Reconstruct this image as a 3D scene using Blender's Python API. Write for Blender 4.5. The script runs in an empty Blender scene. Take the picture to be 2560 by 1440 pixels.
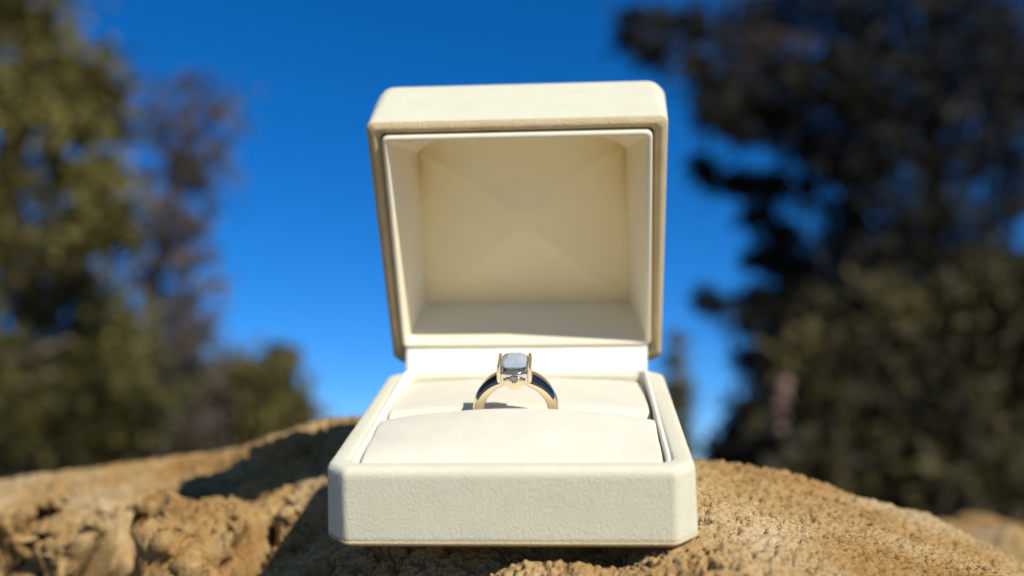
import bpy, math, random
import numpy as np
from mathutils import Matrix, Vector

# ------------------------------------------------------------------ camera, sky, sun, exposure
W = 0.075                                     # width of the ring box in metres
PITCH = math.radians(11.0)
CAM_H = 1.25
LENS_PX = 2459.5                              # focal length in pixels of a 2560 px wide frame
sc = bpy.context.scene
col = sc.collection
CAMP = np.array([0.0, 0.0, CAM_H])
RIGHT = np.array([1.0, 0, 0]); UP = np.array([0, -math.sin(PITCH), math.cos(PITCH)]); FWD = np.array([0, math.cos(PITCH), math.sin(PITCH)])
C2W = np.stack([RIGHT, -UP, FWD], 1)          # camera (right, down, forward) -> world
# the ring box as it lies on the sloping rock: rotation and place in front of the camera
RB = np.array([[0.99797988, 0.05892078, -0.02375924], [-0.01317398, -0.1739229, -0.98467115], [-0.06214987, 0.982995, -0.17279533]])
TB = np.array([-0.0060633, 0.7028332, 2.64992313])
BOXR = C2W @ RB
U_, _, V_ = np.linalg.svd(BOXR); BOXR = U_ @ V_
BOXT = CAMP + C2W @ (TB * W)
BOXM = Matrix([list(BOXR[i]) + [BOXT[i]] for i in range(3)] + [[0, 0, 0, 1]])

cd = bpy.data.cameras.new('camera')
cam = bpy.data.objects.new('camera', cd); col.objects.link(cam)
cd.sensor_width = 36.0
cd.lens = 36.0 * LENS_PX / 2560.0
cd.clip_start = 0.005; cd.clip_end = 3000
cam.matrix_world = Matrix([[RIGHT[0], UP[0], -FWD[0], CAMP[0]], [RIGHT[1], UP[1], -FWD[1], CAMP[1]], [RIGHT[2], UP[2], -FWD[2], CAMP[2]], [0, 0, 0, 1]])
cd.dof.use_dof = True
cd.dof.focus_distance = 2.93 * W
cd.dof.aperture_fstop = 6.5
cd.dof.aperture_blades = 7
sc.camera = cam

SUN = BOXR @ np.array([0.69, -0.505, 1.0]); SUN /= np.linalg.norm(SUN)
elev = math.asin(SUN[2]); azim = math.atan2(SUN[0], SUN[1])
wd = bpy.data.worlds.new('World'); sc.world = wd; wd.use_nodes = True
nt = wd.node_tree; nt.nodes.clear()
sky = nt.nodes.new('ShaderNodeTexSky'); sky.sky_type = 'NISHITA'; sky.sun_disc = False
sky.sun_elevation = elev; sky.sun_rotation = azim
sky.altitude = 3000; sky.air_density = 1.0; sky.dust_density = 0.0; sky.ozone_density = 10.0
hs = nt.nodes.new('ShaderNodeHueSaturation'); hs.inputs['Hue'].default_value = 0.504; hs.inputs['Saturation'].default_value = 1.22; hs.inputs['Value'].default_value = 1.20
gm = nt.nodes.new('ShaderNodeGamma'); gm.inputs['Gamma'].default_value = 0.88
bgn = nt.nodes.new('ShaderNodeBackground'); bgn.inputs['Strength'].default_value = 0.135
wo = nt.nodes.new('ShaderNodeOutputWorld')
nt.links.new(sky.outputs[0], gm.inputs['Color']); nt.links.new(gm.outputs[0], hs.inputs['Color']); nt.links.new(hs.outputs[0], bgn.inputs['Color']); nt.links.new(bgn.outputs[0], wo.inputs['Surface'])
ld = bpy.data.lights.new('sun', 'SUN'); ld.energy = 4.9; ld.angle = math.radians(0.53); ld.color = (1.0, 0.955, 0.87)
sun = bpy.data.objects.new('sun', ld); col.objects.link(sun)
sun.rotation_euler = Vector(SUN).to_track_quat('Z', 'Y').to_euler()
sun.location = (2, -3, 6)
sc.view_settings.view_transform = 'Standard'; sc.view_settings.look = 'None'
sc.view_settings.exposure = 0.0; sc.view_settings.gamma = 1.0; sc.view_settings.use_curve_mapping = False
sc.cycles.use_denoising = True
sc.cycles.max_bounces = 12; sc.cycles.diffuse_bounces = 6; sc.cycles.transmission_bounces = 10

rng = np.random.default_rng(7); random.seed(7)

# ------------------------------------------------------------------ helpers
def mesh_obj(name, verts, faces, mat, parent=None, smooth=True):
    me = bpy.data.meshes.new(name)
    me.from_pydata([tuple(map(float, v)) for v in verts], [], [tuple(f) for f in faces])
    me.materials.append(mat); me.update()
    if smooth: me.polygons.foreach_set('use_smooth', [True] * len(me.polygons))
    o = bpy.data.objects.new(name, me); col.objects.link(o)
    if parent: o.parent = parent
    return o

def big_mesh(name, V, F, mat, parent=None, smooth=True):
    """V (n,3), F (m,k) numpy arrays; all faces have k corners"""
    me = bpy.data.meshes.new(name)
    n, m, k = len(V), len(F), F.shape[1]
    me.vertices.add(n); me.vertices.foreach_set('co', np.ascontiguousarray(V, np.float32).ravel())
    me.loops.add(m * k); me.loops.foreach_set('vertex_index', np.ascontiguousarray(F, np.int32).ravel())
    me.polygons.add(m)
    me.polygons.foreach_set('loop_start', np.arange(0, m * k, k, dtype=np.int32))
    me.polygons.foreach_set('loop_total', np.full(m, k, dtype=np.int32))
    me.polygons.foreach_set('use_smooth', np.full(m, smooth, dtype=bool))
    me.materials.append(mat); me.update(calc_edges=True)
    o = bpy.data.objects.new(name, me); col.objects.link(o)
    if parent: o.parent = parent
    return o

def tag(o, label=None, cat=None, group=None, kind=None):
    if label: o['label'] = label
    if cat: o['category'] = cat
    if group: o['group'] = group
    if kind: o['kind'] = kind
    return o

def empty(name, M):
    e = bpy.data.objects.new(name, None); col.objects.link(e); e.matrix_world = M; e.empty_display_size = 0.01
    return e

def at(px, py, dist):
    """world point seen at photo pixel (px,py), dist metres deep along the view axis"""
    return CAMP + C2W @ (np.array([(px - 1280) / LENS_PX, (py - 720) / LENS_PX, 1.0]) * dist)

def grid_faces(nu, nv, closed_u=False):
    """vertices ordered v-major: index = j*nu+i"""
    iu = np.arange(nu if closed_u else nu - 1); jv = np.arange(nv - 1)
    I, J = np.meshgrid(iu, jv)
    a = J * nu + I; b = J * nu + (I + 1) % nu
    return np.stack([a, b, b + nu, a + nu], -1).reshape(-1, 4)

def hash3(ix, iy, iz, seed):
    h = (ix * 374761393 + iy * 668265263 + iz * 2147483647 + seed * 974711) & 0xFFFFFFFF
    h = ((h ^ (h >> 13)) * 1274126177) & 0xFFFFFFFF
    h = ((h ^ (h >> 16)) * 2246822519) & 0xFFFFFFFF
    return ((h ^ (h >> 15)) & 0xFFFFFF) / float(0xFFFFFF)

def vnoise(P, seed=0):
    """value noise in -1..1 at points P (n,3)"""
    Q = np.floor(P).astype(np.int64); f = P - Q
    f = f * f * f * (f * (f * 6 - 15) + 10)
    r = 0
    for dx in (0, 1):
        wx = f[:, 0] if dx else 1 - f[:, 0]
        for dy in (0, 1):
            wy = f[:, 1] if dy else 1 - f[:, 1]
            for dz in (0, 1):
                wz = f[:, 2] if dz else 1 - f[:, 2]
                r = r + wx * wy * wz * hash3(Q[:, 0] + dx, Q[:, 1] + dy, Q[:, 2] + dz, seed)
    return r * 2 - 1

ROT = np.array([[0.36, 0.48, -0.8], [-0.8, 0.6, 0.0], [0.48, 0.64, 0.6]])
def fbm(P, freq, octaves, seed=0, gain=0.5):
    a, s, t = 1.0, 0, 0
    Q = P * freq
    for k in range(octaves):
        Q = Q @ ROT.T + 3.7
        s = s + a * vnoise(Q, seed + k); t += a; a *= gain; Q = Q * 2.03
    return s / t
def ridged(P, freq, octaves, seed=0, gain=0.5):
    a, s, t = 1.0, 0, 0
    Q = P * freq
    for k in range(octaves):
        Q = Q @ ROT.T + 1.3
        s = s + a * (1 - np.abs(vnoise(Q, seed + k)) * 2); t += a; a *= gain; Q = Q * 2.03
    return s / t
def sstep(a, b, x):
    t = np.clip((x - a) / (b - a), 0, 1); return t * t * (3 - 2 * t)

# ------------------------------------------------------------------ materials
def mat_new(name):
    m = bpy.data.materials.new(name); m.use_nodes = True
    n = m.node_tree.nodes; l = m.node_tree.links
    return m, n, l, n['Principled BSDF']

def coords(n, l):
    tc = n.new('ShaderNodeTexCoord'); return tc.outputs['Object']

def noise_node(n, l, vec, scale, detail=4, rough=0.55):
    t = n.new('ShaderNodeTexNoise'); t.inputs['Scale'].default_value = scale; t.inputs['Detail'].default_value = detail
    t.inputs['Roughness'].default_value = rough; l.new(vec, t.inputs['Vector']); return t

def ramp(n, l, fac, stops):
    r = n.new('ShaderNodeValToRGB'); e = r.color_ramp.elements
    while len(e) < len(stops): e.new(0.5)
    for k, (p, c) in enumerate(stops):
        e[k].position = p; e[k].color = (c[0], c[1], c[2], 1)
    l.new(fac, r.inputs[0]); return r

def bump(n, l, b, height, strength, dist):
    k = n.new('ShaderNodeBump'); k.inputs['Strength'].default_value = strength; k.inputs['Distance'].default_value = dist
    l.new(height, k.inputs['Height']); l.new(k.outputs[0], b.inputs['Normal']); return k

def cloth_mat(name, c0, c1, scale, bumpd, bstr, sheen, rough=0.85, stretch=None):
    m, n, l, b = mat_new(name)
    v = coords(n, l)
    if stretch:
        mp = n.new('ShaderNodeMapping'); mp.inputs['Scale'].default_value = stretch; l.new(v, mp.inputs['Vector']); vv = mp.outputs[0]
    else: vv = v
    t = noise_node(n, l, v, 160, 3)
    r = ramp(n, l, t.outputs['Fac'], [(0.3, c0), (0.7, c1)])
    l.new(r.outputs[0], b.inputs['Base Color'])
    b.inputs['Roughness'].default_value = rough; b.inputs['Specular IOR Level'].default_value = 0.25
    b.inputs['Sheen Weight'].default_value = sheen; b.inputs['Sheen Roughness'].default_value = 0.5
    t2 = noise_node(n, l, vv, scale, 3, 0.6)
    bump(n, l, b, t2.outputs['Fac'], bstr, bumpd)
    return m

M = {}
M['velvet'] = cloth_mat('cream_velvet', (0.745, 0.705, 0.505), (0.79, 0.75, 0.55), 2600, 0.0004, 0.55, 0.25, 0.8, (1.0, 1.5, 0.6))
M['nap'] = cloth_mat('velvet_fibre', (0.76, 0.72, 0.52), (0.81, 0.77, 0.57), 900, 0.0001, 0.1, 0.2, 0.8)
M['edge_shade'] = cloth_mat('velvet_edge_shade', (0.64, 0.49, 0.25), (0.73, 0.58, 0.33), 2600, 0.0006, 0.9, 0.2, 0.8)  # tan puts the shade and warm bounce of the pale velvet edges into colour
M['lining'] = cloth_mat('white_lining', (0.80, 0.77, 0.67), (0.84, 0.81, 0.71), 1800, 0.00008, 0.35, 0.1, 0.6)
M['frame'] = cloth_mat('cream_lining', (0.85, 0.76, 0.55), (0.88, 0.79, 0.59), 2500, 0.00005, 0.3, 0.1, 0.55)
M['satin'] = cloth_mat('cream_satin', (0.88, 0.755, 0.47), (0.90, 0.785, 0.51), 3500, 0.00005, 0.35, 0.15, 0.55)
M['cushion'] = cloth_mat('ivory_suede', (0.76, 0.70, 0.545), (0.80, 0.745, 0.59), 3200, 0.0002, 0.6, 0.2, 0.8)

m, n, l, b = mat_new('yellow_gold'); M['gold'] = m
b.inputs['Base Color'].default_value = (0.96, 0.83, 0.60, 1); b.inputs['Metallic'].default_value = 1; b.inputs['Roughness'].default_value = 0.16
t = noise_node(n, l, coords(n, l), 900, 2); bump(n, l, b, t.outputs['Fac'], 0.12, 0.0001)
m, n, l, b = mat_new('white_gold'); M['silver'] = m
b.inputs['Base Color'].default_value = (0.82, 0.82, 0.80, 1); b.inputs['Metallic'].default_value = 1; b.inputs['Roughness'].default_value = 0.1
m, n, l, b = mat_new('dark_navy_gloss'); M['navy_gloss'] = m
b.inputs['Base Color'].default_value = (0.006, 0.012, 0.03, 1); b.inputs['Roughness'].default_value = 0.08; b.inputs['Coat Weight'].default_value = 0.6
b.inputs['Coat Roughness'].default_value = 0.03
m, n, l, b = mat_new('pale_blue_gem'); M['gem'] = m
b.inputs['Base Color'].default_value = (0.87, 0.935, 1.0, 1); b.inputs['Transmission Weight'].default_value = 0.58; b.inputs['IOR'].default_value = 2.0; b.inputs['Roughness'].default_value = 0.0
m, n, l, b = mat_new('small_diamond'); M['diamond'] = m
b.inputs['Base Color'].default_value = (1, 0.98, 0.95, 1); b.inputs['Transmission Weight'].default_value = 1; b.inputs['IOR'].default_value = 2.2; b.inputs['Roughness'].default_value = 0.0

def rock_mat(name):
    m, n, l, b = mat_new(name)
    v = coords(n, l)
    t1 = noise_node(n, l, v, 26, 6, 0.6)
    r1 = ramp(n, l, t1.outputs['Fac'], [(0.32, (0.24, 0.122, 0.036)), (0.44, (0.37, 0.225, 0.082)), (0.56, (0.42, 0.285, 0.128)), (0.70, (0.49, 0.365, 0.205))])
    vo = n.new('ShaderNodeTexVoronoi'); vo.inputs['Scale'].default_value = 1250; l.new(v, vo.inputs['Vector'])
    sep = n.new('ShaderNodeSeparateColor'); l.new(vo.outputs['Color'], sep.inputs[0])
    r2 = ramp(n, l, sep.outputs[0], [(0.0, (0.6, 0.5, 0.4)), (0.2, (0.96, 0.94, 0.9)), (0.8, (1.05, 1.03, 1.0)), (1.0, (1.25, 1.25, 1.25))])
    mx = n.new('ShaderNodeMix'); mx.data_type = 'RGBA'; mx.blend_type = 'MULTIPLY'; mx.inputs[0].default_value = 0.75
    l.new(r1.outputs[0], mx.inputs[6]); l.new(r2.outputs[0], mx.inputs[7])
    l.new(mx.outputs[2], b.inputs['Base Color'])
    b.inputs['Roughness'].default_value = 0.92; b.inputs['Specular IOR Level'].default_value = 0.2
    t3 = noise_node(n, l, v, 420, 3, 0.6)
    inv = n.new('ShaderNodeMath'); inv.operation = 'MULTIPLY_ADD'; inv.inputs[1].default_value = -0.9
    l.new(vo.outputs['Distance'], inv.inputs[0]); l.new(t3.outputs['Fac'], inv.inputs[2])
    bump(n, l, b, inv.outputs[0], 0.85, 0.00042)
    return m
M['rock'] = rock_mat('sandstone')

def leaf_mat(name, stops, scale=3.0, transl=0.25):
    m, n, l, b = mat_new(name)
    v = coords(n, l)
    t = noise_node(n, l, v, scale, 4, 0.6)
    r = ramp(n, l, t.outputs['Fac'], stops)
    l.new(r.outputs[0], b.inputs['Base Color'])
    b.inputs['Roughness'].default_value = 0.7; b.inputs['Specular IOR Level'].default_value = 0.25
    tr = n.new('ShaderNodeBsdfTranslucent'); l.new(r.outputs[0], tr.inputs['Color'])
    ms = n.new('ShaderNodeMixShader'); ms.inputs[0].default_value = transl
    out = n['Material Output']
    l.new(b.outputs[0], ms.inputs[1]); l.new(tr.outputs[0], ms.inputs[2]); l.new(ms.outputs[0], out.inputs['Surface'])
    return m
M['leaf_olive'] = leaf_mat('olive_leaf', [(0.3, (0.07, 0.06, 0.018)), (0.48, (0.19, 0.165, 0.045)), (0.70, (0.34, 0.29, 0.09))], 2.2, 0.35)
M['leaf_brown'] = leaf_mat('brown_twig_leaf', [(0.3, (0.10, 0.078, 0.058)), (0.55, (0.19, 0.15, 0.105)), (0.75, (0.29, 0.23, 0.16))], 2.5, .35)
M['leaf_shrub'] = leaf_mat('shrub_leaf', [(0.3, (0.08, 0.07, 0.02)), (0.55, (0.18, 0.155, 0.045)), (0.75, (0.27, 0.23, 0.08))], 2.0)
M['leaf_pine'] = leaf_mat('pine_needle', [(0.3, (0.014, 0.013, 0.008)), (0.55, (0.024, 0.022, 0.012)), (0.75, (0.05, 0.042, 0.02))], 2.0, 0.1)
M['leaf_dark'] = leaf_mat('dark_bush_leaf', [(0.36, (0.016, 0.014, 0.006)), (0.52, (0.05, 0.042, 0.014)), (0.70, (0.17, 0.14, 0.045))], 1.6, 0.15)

def bark_mat(name, c0, c1):
    m, n, l, b = mat_new(name)
    v = coords(n, l)
    t = noise_node(n, l, v, 14, 5, 0.65)
    r = ramp(n, l, t.outputs['Fac'], [(0.3, c0), (0.7, c1)])
    l.new(r.outputs[0], b.inputs['Base Color']); b.inputs['Roughness'].default_value = 0.9
    bump(n, l, b, t.outputs['Fac'], 0.7, 0.02)
    return m
M['bark_pale'] = bark_mat('pale_bark', (0.22, 0.165, 0.10), (0.38, 0.29, 0.19))
M['bark_pine'] = bark_mat('pine_bark', (0.10, 0.06, 0.04), (0.30, 0.19, 0.14))
M['bark_dark'] = bark_mat('dark_bark', (0.05, 0.035, 0.025), (0.12, 0.085, 0.06))

m, n, l, b = mat_new('dry_ground'); M['ground'] = m
t = noise_node(n, l, coords(n, l), 1.5, 8, 0.65)
r = ramp(n, l, t.outputs['Fac'], [(0.3, (0.10, 0.085, 0.04)), (0.55, (0.19, 0.14, 0.08)), (0.75, (0.28, 0.21, 0.13))])
l.new(r.outputs[0], b.inputs['Base Color']); b.inputs['Roughness'].default_value = 0.95
bump(n, l, b, t.outputs['Fac'], 0.6, 0.05)

# ------------------------------------------------------------------ ground
gx = np.concatenate([-np.geomspace(1500, 1, 40), [0], np.geomspace(1, 1500, 40)])
GX, GY = np.meshgrid(gx, gx)
gp = np.stack([GX.ravel(), GY.ravel(), np.zeros(GX.size)], 1)
gz = fbm(gp, 0.35, 3, 90) * 0.12 - 0.05
gp[:, 2] = gz
tag(big_mesh('ground', gp, grid_faces(len(gx), len(gx)), M['ground']), kind='structure')

# ------------------------------------------------------------------ the boulder under the box (box frame, units of W)
CTRL = np.array([
    # under the box
    (.50, .06, -.004), (.46, .30, -.02), (.3, .6, -.012), (0, .6, -.010), (-.25, .75, -.012), (.3, 1.0, -.012), (-.3, 1.0, -.03), (0, 1.2, -.05),
    # hollow below the front edge and its lip
    (-.40, .08, -.27), (-.15, .12, -.17), (.12, .12, -.15), (.30, .10, -.13), (.05, .0, -.045), (.16, -.01, -.045), (.05, -.12, -.085), (.20, -.13, -.08), (-.12, -.14, -.13), (-.35, -.15, -.33), (.42, -.15, -.03),
    # ledge left of the box
    (-.62, .10, -.32), (-.62, .6, -.26), (-.62, 1.0, -.22), (-.80, .3, -.40), (-.85, .75, -.40), (-.92, 1.0, -.385), (-.99, .8, -.48), (-.894, 1.4, -.333), (-1.19, 1.49, -.458), (-1.44, 1.57, -.57), (-1.63, 1.55, -.48), (-1.66, 2.0, -.54), (-1.42, 1.935, -.40), (-1.13, 1.89, -.305), (-.91, 1.86, -.25), (-1.28, 1.18, -.46),
    (-.95, 2.2, -.335), (-1.30, 2.3, -.43), (-1.75, 2.4, -.55), (-2.3, 2.4, -.63), (-2.85, 2.4, -.72), (-2.3, 1.7, -.62), (-.6, 1.8, -.24), (-.9, -.3, -.40), (-1.4, .6, -.62), (-4, 2, -1.0), (-4, .5, -1.0),
    # slope right of the box
    (.60, .12, -.025), (.655, .65, -.10), (.655, 1.2, -.18), (1.05, .1, -.12), (1.05, .6, -.18), (1.05, 1.2, -.262), (1.35, .1, -.205), (1.35, .65, -.275), (1.35, 1.2, -.35),
    (1.58, 1.2, -.43), (1.9, .2, -.46), (1.9, 1.2, -.60), (2.6, .5, -.95), (2.6, 1.5, -1.1), (3.6, .5, -1.7), (.75, -.35, -.05), (1.3, -.35, -.19), (2, -.4, -.5), (3.6, 2, -1.9)])
def tps_fit(C, z, lam=2e-4):
    n = len(C); d = np.linalg.norm(C[:, None] - C[None], axis=2)
    K = np.where(d > 0, d * d * np.log(d + 1e-12), 0) + lam * np.eye(n)
    P = np.c_[np.ones(n), C]
    A = np.block([[K, P], [P.T, np.zeros((3, 3))]])
    return np.linalg.solve(A, np.r_[z, 0, 0, 0])
TPSW = tps_fit(CTRL[:, :2], CTRL[:, 2])
def top_height(X, Y):
    r = TPSW[-3] + TPSW[-2] * X + TPSW[-1] * Y
    for (cx, cy, _), w in zip(CTRL, TPSW[:-3]):
        d2 = (X - cx) ** 2 + (Y - cy) ** 2 + 1e-12
        r = r + w * 0.5 * d2 * np.log(d2)
    return r

def warp_axis(lo, hi, c0, c1, step, grow):
    """points dense (step) between c0 and c1, growing coarser outside"""
    a = list(np.arange(c0, c1, step)); s = step; x = a[-1]; out = list(a)
    while x < hi: s *= grow; x += s; out.append(x)
    s = step; x = a[0]; pre = []
    while x > lo: s *= grow; x -= s; pre.append(x)
    return np.array(pre[::-1] + out)
xs = warp_axis(-5.2, 4.8, -2.6, 2.1, 0.0052, 1.03)
ys = warp_axis(-1.5, 5.0, -0.20, 1.75, 0.0048, 1.025)
X, Y = np.meshgrid(xs, ys); sh = X.shape; X = X.ravel(); Y = Y.ravel()
flat = np.stack([X, Y, np.zeros_like(X)], 1)
warp = np.stack([fbm(flat, 1.6, 3, 11), fbm(flat, 1.6, 3, 21), np.zeros_like(X)], 1)
base = top_height(X, Y)
# back of the crest falls away
yc = np.interp(X, [-4, -2.3, -.9, -.4, .6, 3], [2.5, 2.4, 2.25, 1.9, 1.25, 1.2]) + 0.08 * warp[:, 0]
base -= 0.9 * np.maximum(0, Y - yc) ** 2 + 0.25 * np.maximum(0, Y - yc)
# front lip: the cliff below it
yl = np.interp(X, [-5, -2.9, -2.5, -2.1, -1.75, -1.55, -1.50, -1.40, -1.18, -1.10, -1.05, -1.0, -.9, -.6, -.2, .2, .6, 1.5, 3, 5],
                  [1.9, 1.75, 1.65, 1.55, 1.42, 1.40, 1.10, .95, .93, 1.1, 1.36, .80, .25, -.05, -.22, -.25, -.40, -.55, -.6, -.3])
col_n = ridged(np.stack([X * 1.0, Y * .25, np.zeros_like(X)], 1) + 0.10 * warp, 2.6, 3, 31)
leftw = sstep(-1.05, -1.25, X)
yl = yl - leftw * 0.50 * (col_n - 0.30) + 0.05 * fbm(flat, 4, 3, 41)
drop = np.maximum(0, yl - Y)
cliff = 1.9 * drop + 2.2 * drop ** 2
cliff = np.minimum(cliff, 2.2 * drop + 0.9)
cliff *= np.where(X > .3, .75, 1.0)
Z = base - cliff
# block between the crevices on the left: raised and lumpy
blk = sstep(0.30, 0.16, np.hypot((X + 1.30) / 1.0, (Y - 1.02) / 1.3))
Z += blk * 0.10
# crevice between block and ledge
cx_line = -1.02 + 0.10 * (1.2 - Y) * -0.6 + 0.035 * warp[:, 1]
crev = np.exp(-((X - cx_line) / 0.035) ** 2) * sstep(1.42, 1.25, Y) * sstep(.2, .5, Y)
Z -= 0.42 * crev
cx2 = -1.56 + 0.04 * warp[:, 0]
Z -= 0.35 * np.exp(-((X - cx2) / 0.04) ** 2) * sstep(1.3, 1.15, Y)
for xc, wv, dep in ((-1.84, .060, .75), (-2.13, .050, .6), (-2.42, .05, .5), (-1.66, .032, .5)):   # upright clefts in the left face
    xx = xc + .05 * warp[:, 1] + .03 * (Y - 1.4)
    Z -= dep * np.exp(-((X - xx) / wv) ** 4) * sstep(yl + .04, yl - .10, Y)
P3 = np.stack([X, Y, Z], 1)
# outer flanks of the boulder fall to the ground
edge = np.maximum.reduce([np.maximum(0, X - 2.6), np.maximum(0, -3.4 - X), np.maximum(0, Y - 3.4), np.maximum(0, -.8 - Y) * 1.2])
P3[:, 2] -= 2.2 * edge ** 1.5
# relief: broad swells, furrows on the cliff, lumps, pits, cracks and grain
N = np.zeros_like(P3)
Zg = P3[:, 2].reshape(sh)
gy_, gx_ = np.gradient(Zg, ys, xs)
N = np.stack([-gx_.ravel(), -gy_.ravel(), np.ones(len(X))], 1); N /= np.linalg.norm(N, axis=1)[:, None]
steep = 1 - N[:, 2]
d = 0.035 * fbm(P3, 1.7, 4, 51)
rough = sstep(.05, .35, steep)
d += (0.010 + 0.05 * rough) * fbm(P3, 6, 4, 61)
furrow = ridged(P3 * np.array([1, 1, .35]), 3.6, 3, 71)
d += leftw * rough * 0.24 * (furrow - 0.40)
d += (0.006 + 0.010 * rough) * ridged(P3, 16, 3, 81)
pits = np.clip(fbm(P3, 24, 3, 101) - 0.28, 0, 1)
d -= 0.16 * pits * (0.5 + 0.5 * sstep(-.3, .3, fbm(P3, 3, 2, 105)))
crk = np.abs(fbm(P3, 3.2, 4, 111)); crk2 = sstep(0.2, .6, fbm(P3, 1.9, 2, 121) + .25)
d -= 0.055 * np.exp(-(crk / 0.013) ** 2) * crk2
d += 0.008 * np.abs(vnoise(P3 @ ROT.T * 34, 131)) + 0.007 * np.abs(vnoise(P3 @ ROT * 62, 136)) + 0.0045 * vnoise(P3 * 95, 141)
zone = sstep(-.35, .25, fbm(P3, 2.6, 3, 171))
d -= 0.036 * sstep(.36, .58, vnoise(P3 @ ROT.T * 40, 151)) * zone + 0.024 * sstep(.45, .65, vnoise(P3 @ ROT * 70, 161)) * (.4 + .6 * zone)
d -= 0.07 * sstep(.46, .62, vnoise(P3 * np.array([1, 1.6, 1]) @ ROT.T * 17, 181)) * zone
P3 = P3 + N * d[:, None]
# nothing of the rock reaches into the box standing on it
inb = (np.abs(P3[:, 0]) < .56) & (P3[:, 1] > -.05) & (P3[:, 1] < 1.06)
P3[inb, 2] = np.minimum(P3[inb, 2], -0.002 - 0.0015 * (1 + vnoise(P3[inb] * 90, 3)))
nb = (np.abs(P3[:, 0]) < .64) & (P3[:, 1] > -.12) & (P3[:, 1] < 1.12) & ~inb
P3[nb, 2] = np.minimum(P3[nb, 2], 0.03)
def box_world(P): return (P * W) @ BOXR.T + BOXT
VW = box_world(P3)
# skirt of the boulder down to the ground
nu, nv = len(xs), len(ys)
ring = np.concatenate([np.arange(nu), nu * np.arange(1, nv) + nu - 1, nu * (nv - 1) + np.arange(nu - 2, -1, -1), nu * np.arange(nv - 2, 0, -1)])
cen = VW[ring].mean(0); skirts = []; prev = ring; allV = [VW]; allF = [grid_faces(nu, nv)]; cnt = len(VW)
for k, fr in enumerate((.35, .7, 1.0)):
    B = VW[ring].copy()
    B[:, :2] = cen[:2] + (B[:, :2] - cen[:2]) * (1 + .16 * math.sin(fr * 2.4))
    B[:, 2] = VW[ring][:, 2] * (1 - fr) - 0.15 * fr
    B += 0.03 * np.stack([fbm(B, 6, 3, 150 + k), fbm(B, 6, 3, 160 + k), np.zeros(len(B))], 1)
    idx = cnt + np.arange(len(ring)); cnt += len(ring); allV.append(B)
    allF.append(np.stack([prev, idx, np.roll(idx, -1), np.roll(prev, -1)], 1)); prev = idx
boulder = big_mesh('boulder', np.concatenate(allV), np.concatenate(allF), M['rock'])
tag(boulder, 'large rough orange sandstone boulder that carries the open ring box', 'rock')

def side_boulder(name, centre, radii, seed, label, nseg=180, rot=0.0):
    """rounded boulder, box frame units of W for centre and radii"""
    th = np.linspace(0, math.pi, nseg // 2); ph = np.linspace(0, 2 * math.pi, nseg, endpoint=False)
    PH, TH = np.meshgrid(ph, th)
    D = np.stack([np.sin(TH) * np.cos(PH), np.sin(TH) * np.sin(PH), np.cos(TH)], -1).reshape(-1, 3)
    r = 1 + 0.12 * fbm(D, 1.3, 2, seed) + 0.025 * fbm(D, 6, 4, seed + 9) + 0.012 * fbm(D, 28, 3, seed + 19)
    P = D * r[:, None] * np.array(radii) + np.array(centre)
    o = big_mesh(name, box_world(P), grid_faces(nseg, nseg // 2, True), M['rock'])
    return tag(o, label, 'rock')
side_boulder('boulder', (3.0, 3.6, -3.74), (1.25, 1.5, 2.15), 205, 'smaller rounded sandstone boulder behind the right slope of the big rock')

# ------------------------------------------------------------------ ring box
def fillet_loop(pts, r, ns=3, sup=0.25, rads=None):
    """closed polygon (k,2) -> denser loop with filleted corners and support points"""
    pts = np.asarray(pts, float); k = len(pts); out = []
    for i in range(k):
        p = pts[i]; a = pts[i - 1]; b_ = pts[(i + 1) % k]
        u = (a - p) / np.linalg.norm(a - p); v = (b_ - p) / np.linalg.norm(b_ - p)
        rr = rads[i] if rads is not None else r
        q0 = p + u * rr; q1 = p + v * rr
        out.append(p + u * rr * (1 + sup))
        for j in range(ns + 1):
            t = j / ns; out.append((1 - t) ** 2 * q0 + 2 * t * (1 - t) * p + t * t * q1)
        out.append(p + v * rr * (1 + sup))
    return np.array(out)

def oct_pts(xl, xr, yl_, yr, c):
    """octagon, counter-clockwise from the front left"""
    return [(xl + c, yl_), (xr - c, yl_), (xr, yl_ + c), (xr, yr - c), (xr - c, yr), (xl + c, yr), (xl, yr - c), (xl, yl_ + c)]

def loft(name, loops, mat, parent, cap0=False, cap1=False):
    n_ = len(loops[0]); V = np.concatenate(loops); F = grid_faces(n_, len(loops), True)
    faces = [tuple(f) for f in F]
    if cap0: faces.append(tuple(range(n_ - 1, -1, -1)))
    if cap1: faces.append(tuple(range(n_ * (len(loops) - 1), n_ * len(loops))))
    return mesh_obj(name, V * W, faces, mat, parent)

box = empty('ring_box', BOXM)
tag(box, 'open cream velvet ring box with white lining standing on the boulder', 'ring box')
HB, LB = 0.226, 1.0225
def base_loop(inset, z):
    k = z / HB; hw = 0.511 - 0.011 * k - inset; yf = -0.006 * (1 - k) + inset; yb = LB - inset
    c = max(0.064 - 0.008 * k - 0.586 * inset, 0.012)
    L = fillet_loop(oct_pts(-hw, hw, yf, yb, c), 0.011)
    return np.c_[L, np.full(len(L), z)]
prof = [(.20, .0), (.046, .0), (.028, .002), (.014, .007), (.005, .015), (0, .027), (0, .034), (0, .10), (0, .195), (0, .204), (.0022, .213), (.007, .2205), (.014, .2248), (.022, .2262), (.036, .2266),
        (.048, .2258), (.054, .2235), (.0565, .219), (.057, .212), (.057, .05), (.062, .04), (.2, .04)]
base_part = loft('base', [base_loop(i, z) for i, z in prof], M['velvet'], box, True, True)

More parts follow.
